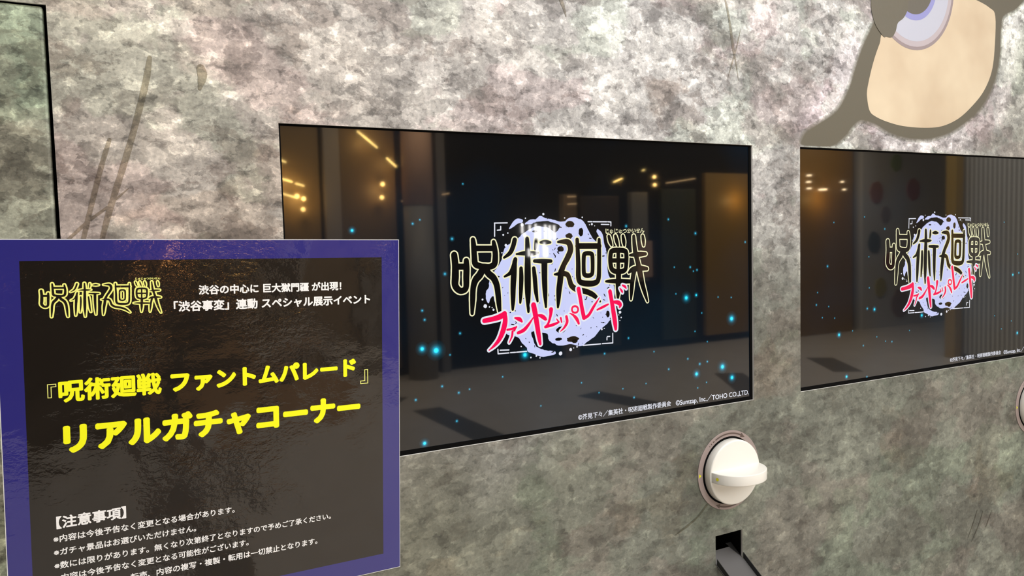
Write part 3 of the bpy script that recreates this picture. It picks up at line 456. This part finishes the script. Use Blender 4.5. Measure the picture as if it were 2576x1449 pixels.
for si, (x, z) in enumerate(SPOTS):
    b = bmesh.new(); bmesh.ops.create_uvsphere(b, u_segments=12, v_segments=8, radius=.022)
    o = bm_obj('round_lamp', b, plain('bulb', (1, .8, .4, 1), .4, emit=(1, .60, .18, 1), es=40), None, True); o.location = (x, -6.50, z)
    tag(o, SPOT_LABELS[si], 'lamp', 'round shop lamps mirrored in the screens')
for si, (x, z, wd) in enumerate(((8.49, 2.076, .055), (8.22, 2.27, .03), (8.21, 2.18, .03), (8.22, 2.09, .03), (8.89, 2.19, .02), (8.93, 2.08, .02))):
    o = bm_obj('round_lamp', cyl_bm(wd, .02, 16), plain('bulb', (1, .8, .4, 1), .4, emit=(1, .75, .45, 1), es=22)); o.location = (x, -6.2, z)
    tag(o, SPOT2_LABELS[si], 'lamp', 'spots mirrored in the right screen')
o = tag(box('shop_lamp', .44, .62, -6.45, -6.38, .94, 1.02, plain('orange_lamp', (1, .5, .15, 1), .4, emit=(1, .42, .12, 1), es=14), None, .01), 'orange shop lamp glinting in the wavy film above the notice logo', 'lamp')
# bright tube sign across the hall
neon = thing('tube_sign', 'bright white tube sign mirrored over the logo of the middle screen', 'sign', (4.06, -6.5, 1.45))
M_NEON = plain('white_tube', (1, 1, 1, 1), .4, emit=(1, .97, .95, 1), es=24)
for (x, z0, z1) in ((-.22, .10, .21), (-.19, .06, .10), (-.12, .13, .2), (-.04, .03, .21), (.01, .03, .18), (.09, .03, .2), (.15, .02, .19), (.21, .02, .19), (-.14, -.17, -.08), (-.10, -.18, -.14), (-.03, -.19, -.02), (.07, -.18, -.01), (.10, -.18, -.07)):
    bm_obj('tube', box_bm(x-.009, x+.009, -.01, .01, z0, z1, .003), M_NEON, neon)

# ------------------------------------------------------------------ printed wall with its openings
T = .004
S2X = 1.1017
HOLES_W = [(0, .962, ZO, ZO+.5402), (S2X, S2X+.962, ZO+.0005, ZO+.542), (.851, .9255, ZO-.341, ZO-.2765), (.851+1.120, .9255+1.120, ZO-.341, ZO-.2765), (-.80, -.2915, .45, 1.781)]
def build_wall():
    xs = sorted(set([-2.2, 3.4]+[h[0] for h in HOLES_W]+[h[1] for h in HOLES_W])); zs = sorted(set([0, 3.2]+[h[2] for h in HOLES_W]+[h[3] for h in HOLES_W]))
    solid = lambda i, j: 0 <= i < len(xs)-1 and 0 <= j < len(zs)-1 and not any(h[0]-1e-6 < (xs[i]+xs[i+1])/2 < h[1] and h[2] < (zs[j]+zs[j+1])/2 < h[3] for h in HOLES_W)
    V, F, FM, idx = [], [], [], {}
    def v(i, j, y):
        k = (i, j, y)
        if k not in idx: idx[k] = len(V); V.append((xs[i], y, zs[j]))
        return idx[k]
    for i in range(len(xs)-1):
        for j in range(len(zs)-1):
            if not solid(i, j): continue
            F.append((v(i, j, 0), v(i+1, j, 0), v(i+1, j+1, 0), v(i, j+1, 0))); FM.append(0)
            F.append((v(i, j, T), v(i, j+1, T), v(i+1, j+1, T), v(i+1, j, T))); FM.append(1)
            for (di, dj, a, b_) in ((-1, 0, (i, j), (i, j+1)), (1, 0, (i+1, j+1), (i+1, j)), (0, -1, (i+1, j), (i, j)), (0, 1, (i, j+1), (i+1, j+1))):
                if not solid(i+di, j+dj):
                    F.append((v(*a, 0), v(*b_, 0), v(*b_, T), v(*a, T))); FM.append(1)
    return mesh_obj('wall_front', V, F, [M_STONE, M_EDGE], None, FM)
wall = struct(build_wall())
# prints on the wall film
for i, s in enumerate(CRACKS):
    ribbons('printed_crack', [[(a, b_+ZO, h) for a, b_, h in s]], 0, -.0004-i*2e-5, M_CRACK if i in (3, 4, 5) else M_CRACK_SOFT, wall, n=5, wob=.0003)
up = lambda L: [(a, b_+ZO) for a, b_ in L]
feather('eye_print_rim', up(EYE_RIM), .035, -.0002, M_EYE_RIM, wall, zmin=ZO+.5435)
feather('eye_print_surround', up(EYE_DARK), .010, -.0005, M_EYE_DARK, wall, zmin=ZO+.5435)
def mat_cream():
    m, nt, b = new_mat('printed_cream'); g = G(nt); tc = g.n('TexCoord')
    n = g.noise(tc.outputs['Object'], 5, 3, .5)[0]
    g.l(g.ramp(n, [(.35, (.52, .41, .28)), (.62, (.64, .54, .385))]), b.inputs['Base Color']); b.inputs['Roughness'].default_value = .5
    return m
M_CREAMP = mat_cream()
crp = catmull(up(EYE_CREAM), 5, True)
polys('eye_print_cream', [crp], -.0007, M_CREAMP, wall)
cx, cz, R0 = 1.481, ZO+.942, .158
def disc(name, r, y, col): return polys(name, [circle(cx, cz, r*.97, r, 64)], y, plain(name, col, .5), wall)
disc('eye_print_iris', R0, -.0009, (.26, .21, .22, 1))
disc('eye_print_iris', R0*.95, -.0010, (.42, .37, .40, 1))
disc('eye_print_iris', R0*.87, -.0011, (.44, .46, .55, 1))
disc('eye_print_iris', R0*.56, -.0012, (.24, .25, .52, 1))
disc('eye_print_iris', R0*.47, -.0013, (.10, .09, .07, 1))
# dark lid over the disc
polys('eye_print_lid', [catmull(up(EYE_LID), 4, True)], -.0015, plain('printed_lid', (.105, .094, .066, 1), .5), wall)

# door panel set back in its opening at the left
door = struct(bm_obj('door_1', box_bm(-.792, -.2955, 0, .018, -1.31, 0, .004), M_DOOR)); door.location = (0, .0035, 1.7785); door.rotation_euler = (math.radians(-.0), math.radians(.22), 0)
lin = struct(bm_obj('trim_3', box_bm(-.86, -.24, .10, .12, .40, 1.84), M_BLACK))
for a in ((-.86, -.81, .0045, .10, .40, 1.84), (-.285, -.24, .0045, .10, .40, 1.84), (-.81, -.285, .0045, .10, 1.785, 1.84), (-.81, -.285, .0045, .10, .40, .445)):
    box('lining', *a, M_BLACK, lin)

# ------------------------------------------------------------------ screens
def screen(ox, oz, label, sparks, credit, lox, loz, group):
    t = thing('display_screen', label, 'screen', (ox, 0, ZO+oz), group)
    D = .0046
    box('casing', -.012, .974, D+.006, .05, -.012, .554, M_BEZEL, t, .002)
    bm = bmesh.new()
    for a in ((0-.004, .003, D, D+.006, -.004, .5465), (.9560, .966, D, D+.006, -.004, .5465), (.003, .9560, D, D+.006, -.004, .0072), (.003, .9560, D, D+.006, .5372, .5465)): box_bm(*a, bm=bm)
    bm_obj('bezel', bm, M_BEZEL, t)
    y = D+.0015
    pic = mesh_obj('screen_glass', [(.0025, y, .0065), (.9565, y, .0065), (.9565, y, .538), (.0025, y, .538)], [(0, 1, 2, 3)], M_SCREEN, t)
    lg = bpy.data.objects.new('logo', None); COL.objects.link(lg); lg.parent = t; lg.location = (lox, 0, loz); lg.empty_display_size = .02
    sub = lg
    hl = lambda k: y-k*.0001
    if 'logo' not in PROTO:
        P = []
        cl = catmull(BLOB, 4, True)
        rr = random.Random(2); cl = [(a+rr.uniform(-.0006, .0006), b_+rr.uniform(-.0006, .0006)) for a, b_ in cl]
        bl = polys('splash', [cl, catmull(BLOB2, 4, True)], hl(1), M_LAV, sub)
        ho = [circle(a, b_, c, d, 16, .12, i) for i, (a, b_, c, d) in enumerate(HOLES)]
        rr = random.Random(11)
        def inside(px, pz):
            r = False; n = len(cl)
            for i in range(n):
                x1, z1 = cl[i]; x2, z2 = cl[i-1]
                if (z1 > pz) != (z2 > pz) and px < (x2-x1)*(pz-z1)/(z2-z1)+x1: r = not r
            return r
        k = 0
        xs = [p[0] for p in cl]; zs = [p[1] for p in cl]
        while k < 130:
            px, pz = rr.uniform(min(xs), max(xs)), rr.uniform(min(zs), max(zs))
            if not inside(px, pz): continue
            k += 1; r = rr.uniform(.0004, .0013); an = rr.uniform(0, 3.14); e = rr.uniform(1, 4)
            ho.append([(px+math.cos(an)*r*e*math.cos(q)-math.sin(an)*r*math.sin(q), pz+math.sin(an)*r*e*math.cos(q)+math.cos(an)*r*math.sin(q)) for q in (0, 1.1, 2.3, 3.1, 4.2, 5.3)])
        polys('splash_flecks', ho, hl(2), M_BLACK_PIX, sub)
        polys('splash_drops', [circle(a, b_, r, r, 12, .08, i) for i, (a, b_, r) in enumerate(DOTS)], hl(1), M_WHITE_PIX, sub)
        ribbons('corner_marks', [[(a[0], a[1], .0009), (b_[0], b_[1], .0009)] for a, b_ in BRACKETS], .0002, hl(1), M_WHITE_PIX, sub, n=1)
        ribbons('glyph_outline', GLYPH, .0029, hl(3), M_CREAM_PIX, sub, wob=.00015)
        ribbons('glyph', GLYPH, .0006, hl(4), M_BLACK_PIX, sub)
        ribbons('katakana_outline', RED, .0031, hl(5), M_WHITE_PIX, sub)
        ribbons('katakana', RED, 0, hl(6), M_RED_PIX, sub)
        text_mesh('reading_outline', 'じゅじゅつかいせん', .5935, .683, .3622, hl(3), M_CREAM_PIX, sub, .05)
        text_mesh('reading', 'じゅじゅつかいせん', .5947, .6818, .3634, hl(4), M_BLACK_PIX, sub, .012)
        for c in sub.children:
            if c.name.split('.')[0] in ('splash_flecks', 'splash_drops', 'corner_marks'): c['kind'] = 'stuff'
        PROTO['logo'] = list(sub.children)
    else:
        for c in PROTO['logo']:
            o = c.copy(); COL.objects.link(o); o.parent = sub
    text_mesh('credit_line', '©芥見下々／集英社・呪術廻戦製作委員会', credit[0], credit[1], credit[3], hl(2), M_WHITE_PIX, t, .012)
    text_mesh('credit_line', '©Sumzap, Inc.／TOHO CO.,LTD.', credit[2], credit[2]+.1975, credit[3]-.004, hl(2), M_WHITE_PIX, t, .012)
    # glowing particles: rings fading outwards
    V, F, Cc = [], [], []
    for (a, b_, r) in sparks:
        R = max(r, .0022); big = r > .0045
        prof = [(0, 2.2 if big else .9), (.22, 1.6 if big else .8), (.42, .42 if big else .35), (.7, .12), (1.0, .03), (1.5, 0)]
        n = 14; c0 = len(V)
        for q, s in prof:
            for k in range(n if q else 1):
                V.append((a+math.cos(k*math.tau/n)*R*q, hl(1.5), b_+math.sin(k*math.tau/n)*R*q)); Cc.append((.02*s*(3 if not big else 1), .62*s, .95*s, 1))
        for k in range(n): F.append((c0, c0+1+k, c0+1+(k+1) % n))
        for q in range(len(prof)-2):
            for k in range(n):
                i0 = c0+1+q*n; F.append((i0+k, i0+n+k, i0+n+(k+1) % n, i0+(k+1) % n))
    o = mesh_obj('glow_particles', V, F, M_SPARK, t)
    at = o.data.color_attributes.new('glow', 'FLOAT_COLOR', 'POINT')
    for i, c in enumerate(Cc): at.data[i].color = c
    o['kind'] = 'stuff'
    return t
PROTO = {}
screen(0, 0, 'black display screen with pink and cream logo, half hidden by the blue notice', SPARKS, (.5236, .743, .7555, .0128), 0, 0, 'display screens set in the wall')
screen(S2X, .001, 'black display screen with the same logo, cut off by the right edge', SPARKS2, (.542, .7615, .774, .0128), .0165, -.004, 'display screens set in the wall')

# ------------------------------------------------------------------ knobs
def lathe(profile, n=64):
    V, F = [], []
    for r, y in profile:
        for k in range(n): V.append((math.cos(k*math.tau/n)*r, y, math.sin(k*math.tau/n)*r))
    for i in range(len(profile)-1):
        for k in range(n): F.append((i*n+k, i*n+(k+1) % n, (i+1)*n+(k+1) % n, (i+1)*n+k))
    return V, F
def arc_strip(name, r0, r1, a0, a1, y, mat, parent, n=30, head=None):
    V, F = [], []
    for i in range(n+1):
        a = math.radians(a0+(a1-a0)*i/n)
        V += [(math.cos(a)*r0, y, math.sin(a)*r0), (math.cos(a)*r1, y, math.sin(a)*r1)]
        if i: k = 2*i; F.append((k-2, k-1, k+1, k))
    if head:
        a = math.radians(a1); s = 1 if a1 > a0 else -1; b_ = math.radians(a1+s*head); c = len(V); rm = (r0+r1)/2
        V += [(math.cos(a)*(rm-.0048), y, math.sin(a)*(rm-.0048)), (math.cos(a)*(rm+.0048), y, math.sin(a)*(rm+.0048)), (math.cos(b_)*rm, y, math.sin(b_)*rm)]; F.append((c, c+1, c+2))
    o = mesh_obj(name, V, F, mat, parent)
    return o
def knob(x, z, label):
    t = thing('turning_knob', label, 'knob', (x, 0, ZO+z), 'turning knobs under the screens')
    V, F = lathe([(.0718, -.0003), (.0718, -.0018), (.0838, -.0018), (.0842, -.0014), (.0842, -.0003)])
    mesh_obj('plate', V, F, M_PLATE, t)
    V, F = lathe([(0.0001, -.0006), (.0718, -.0006)]); mesh_obj('recess_shade', V, F, M_BLACK, t)  # shadow ring around the drum, put in as a flat black disc
    for (a0, a1, hd) in ((118, 65, 9), (296, 250, 9)):
        arc_strip('arrow', .0765, .0795, a0, a1, -.0021, M_PLATE_DARK, t, 24, hd)
    for q in (122, 127.5, 132): arc_strip('arrow_dash', .0768, .0792, q+(1.6 if q < 125 else 1.0 if q < 130 else .6), q-(1.6 if q < 125 else 1.0 if q < 130 else .6), -.0021, M_PLATE_DARK, t, 3)
    for q in (300, 305.5, 310): arc_strip('arrow_dash', .0768, .0792, q+1.2, q-1.2, -.0021, M_PLATE_DARK, t, 3)
    mesh_obj('pointer', [(-.0815, -.0022, .0045), (-.0815, -.0022, -.0045), (-.0757, -.0022, 0)], [(0, 1, 2)], M_MARK, t)
    # drum with rounded front edge
    V, F = lathe([(.0660, -.0010), (.0678, -.0030), (.0682, -.0180), (.0677, -.0198), (.0663, -.0208), (.0640, -.0212), (.0005, -.0212)], 96)
    d = mesh_obj('drum', V, F, M_KNOB, t, None, True)
    # bow shaped grip across the drum: half ellipse seen from above
    n = 40; H = .0108; V, F = [], []
    prof = [(.0655*math.cos(math.pi*i/n), -.0205-.0570*math.sin(math.pi*i/n)**.92) for i in range(n+1)]
    bmg = bmesh.new()
    lo = [bmg.verts.new((a, b_, -H)) for a, b_ in prof]; hi = [bmg.verts.new((a, b_, H)) for a, b_ in prof]
    bmg.faces.new(lo); bmg.faces.new(hi[::-1])
    for i in range(n): bmg.faces.new((lo[i], hi[i], hi[i+1], lo[i+1]))
    bmg.faces.new((lo[-1], hi[-1], hi[0], lo[0]))
    bmesh.ops.recalc_face_normals(bmg, faces=bmg.faces)
    bmg.edges.ensure_lookup_table()
    es = [e for e in bmg.edges if abs(e.verts[0].co.z-e.verts[1].co.z) < 1e-6 and not (e.verts[0].co.y > -.0208 and e.verts[1].co.y > -.0208)]
    bmesh.ops.bevel(bmg, geom=es, offset=.0016, segments=3, affect='EDGES', profile=.5)
    gme = bm_obj('grip', bmg, M_KNOB, t, True)
    gme.data.set_sharp_from_angle(angle=math.radians(40))
    V2 = []
    for k in range(16):
        th = math.pi-.24+.055*math.cos(k*math.tau/16)
        V2.append((.0655*math.cos(th)-.0004, -.0205-.0570*math.sin(th)**.92-.0006, .0034*math.sin(k*math.tau/16)))
    mesh_obj('grip_mark', V2, [tuple(range(16))], M_MARK, t)
    return t
knob(.8885, -.1405, 'ivory turning knob with bow shaped grip, beneath the half hidden screen')
knob(.8885+1.1185, -.1385, 'ivory turning knob cut off by the right edge of the photo')

# ------------------------------------------------------------------ capsule chutes
def chute(x, label):
    t = thing('capsule_chute', label, 'chute', (x, 0, ZO-.338), 'capsule chutes below the knobs')
    sl = .62; wi = .0745; L = .20; B = .09
    def sheet(name, xa, xb, h0, h1, y0, y1, mat=M_CHUTE, lift=0):   # sheet that follows the slope; h over the slope line
        V = []
        for xx in (xa, xb):
            for yy in (y0, y1):
                for h in (h0, h1): V.append((xx, yy, yy*sl+h+lift))
        F = [(0, 1, 3, 2), (4, 6, 7, 5), (0, 4, 5, 1), (2, 3, 7, 6), (0, 2, 6, 4), (1, 5, 7, 3)]
        b = bmesh.new(); vs = [b.verts.new(v) for v in V]
        for f in F: b.faces.new([vs[i] for i in f])
        bmesh.ops.recalc_face_normals(b, faces=b.faces); bmesh.ops.bevel(b, geom=list(b.edges), offset=.0004, segments=1, affect='EDGES')
        return bm_obj(name, b, mat, t)
    sheet('tray', .0010, wi-.0010, -.0016, 0, -L, .0270)
    sheet('side_sheet', .0014, .0030, -.004, .013, -L, -.001, M_CHUTE_SHADE)
    sheet('side_sheet', wi+.0005, wi+.0021, -.0016, .0125, -L, -.001, M_CHUTE_SHADE)
    sheet('tray_flange', wi-.0010, wi+.0021, -.0016, 0, -L, -.002)
    mesh_obj('tray_fold', [(wi-.0012, .001, .0008), (wi-.0012, .034, .022), (wi-.017, .034, .0225)], [(0, 1, 2)], M_CHUTE_SHADE, t)
    # dark housing behind the opening
    bm = bmesh.new()
    for a in ((-.014, .0, .0045, .14, -.08, .10), (wi, wi+.014, .0045, .14, -.08, .10), (0, wi, .0045, .14, .066, .10), (-.014, wi+.014, .14, .15, -.08, .10)): box_bm(*a, bm=bm)
    bm_obj('housing', bm, M_BLACK, t)
    # pin at the outer end of the side sheet
    b = cyl_bm(.0016, .045, 12); o = bm_obj('pin', b, M_STEEL, t); o.location = (wi+.020, -.064, -.031); o.rotation_euler = (0, math.radians(90), 0)
    return t
chute(.8515, 'black metal capsule chute sloping out of the wall under the left knob')
chute(.8515+1.120, 'black metal capsule chute at the right edge of the photo')

# ------------------------------------------------------------------ framed notice on its stand
sign = thing('notice_sign', 'glossy black notice with blue border and yellow lettering in front of the wall', 'sign')
sign.matrix_world = Matrix.Translation((-.3266, -.2885, .3668+ZO)) @ rz(.0415) @ rx(.0287) @ ry(.023)
SW, SH = .420, .4235
box('board', -.0008, SW+.0006, .0002, .006, -SH-.0008, .0007, M_BOARD, sign)
bd = mesh_obj('border', [(0, 0, -SH), (SW, 0, -SH), (SW, 0, 0), (0, 0, 0), (.0207, 0, -.0214-.3803), (.3978, 0, -.0214-.3803), (.3978, 0, -.0214), (.0207, 0, -.0214)],
              [(0, 1, 5, 4), (1, 2, 6, 5), (2, 3, 7, 6), (3, 0, 4, 7)], M_SIGN_BLUE, sign); bd['label'] = 'blue border of the notice'
mesh_obj('black_panel', [(.0207, 0, -.4017), (.3978, 0, -.4017), (.3978, 0, -.0214), (.0207, 0, -.0214)], [(0, 1, 2, 3)], M_SIGN_BLACK, sign)
Y1 = -.0003
text_mesh('text_line', '渋谷の中心に 巨大獄門疆 が出現！', .1860, .3460, -.0605, Y1, M_SIGN_WHITE, sign, .034)
text_mesh('text_line', '「渋谷事変」連動 スペシャル展示イベント', .1604, .3820, -.0785, Y1, M_SIGN_WHITE, sign, .034)
text_mesh('title_line', '『', .0400, .0480, -.1620, Y1, M_SIGN_PALE, sign, .0)
text_mesh('title_line', '呪術廻戦', .0505, .1450, -.1672, Y1, M_SIGN_YEL, sign, .038)
text_mesh('title_line', 'ファントムパレード', .1560, .3625, -.1672, Y1, M_SIGN_YEL, sign, .056)
text_mesh('title_line', '』', .3690, .3790, -.1785, Y1, M_SIGN_PALE, sign, .0)
text_mesh('title_line', 'リアルガチャコーナー', .0540, .3670, -.2215, Y1, M_SIGN_YEL, sign, .058)
text_mesh('text_line', '【注意事項】', .0436, .1072, -.3000, Y1, M_SIGN_WHITE, sign, .030)
text_mesh('text_line', '※内容は今後予告なく変更となる場合があります。', .0402, .2183, -.3145, Y1, M_SIGN_WHITE, sign, .020)
text_mesh('text_line', '※ガチャ景品はお選びいただけません。', .0402, .1768, -.3287, Y1, M_SIGN_WHITE, sign, .020)
text_mesh('text_line', '※数には限りがあります。無くなり次第終了となりますので予めご了承ください。', .0402, .3302, -.3430, Y1, M_SIGN_WHITE, sign, .020)
text_mesh('text_line', '※内容は今後予告なく変更となる可能性がございます。', .0402, .2330, -.3566, Y1, M_SIGN_WHITE, sign, .020)
text_mesh('text_line', '転売、内容の複写・複製・転用は一切禁止となります。', .1100, .3132, -.3712, Y1, M_SIGN_WHITE, sign, .020)
# outlined logo on the notice
gx0, gx1 = .2775, .6985
kx = (.1500-.0370)/(gx1-gx0)
sl_ = bpy.data.objects.new('notice_logo', None); COL.objects.link(sl_); sl_.parent = sign; sl_.empty_display_size = .01
zt = .3600; kz = kx*.98
ribbons('glyph_outline', GLYPH, .0042, Y1, M_SIGN_PALE, sl_, kx, kz, .0370-gx0*kx, -.0440-zt*kz)
ribbons('glyph', GLYPH, -.0010, Y1-.0002, M_SIGN_BLACK, sl_, kx, kz, .0370-gx0*kx, -.0440-zt*kz)
text_mesh('reading', 'じゅじゅつかいせん', .1235, .1475, -.0427, Y1-.0003, M_SIGN_PALE, sl_, .03)
# stand: post behind the board and round foot
stand = thing('sign_stand', 'black post with round foot that carries the blue bordered notice', 'stand', (-.10, -.225, 0))
o = bm_obj('post', cyl_bm(.012, ZO-.05, 20), M_STAND, stand); o.location = (0, .0, (ZO-.05)/2)
o = bm_obj('foot', cyl_bm(.15, .012, 40, .146), M_STAND, stand); o.location = (0, 0, .006)
bm = box_bm(-.06, .06, -.018, -.014, ZO-.06, ZO+.10, .001); box_bm(-.012, .012, -.016, .004, ZO-.07, ZO-.04, bm=bm); o = bm_obj('clamp', bm, M_STAND, stand)
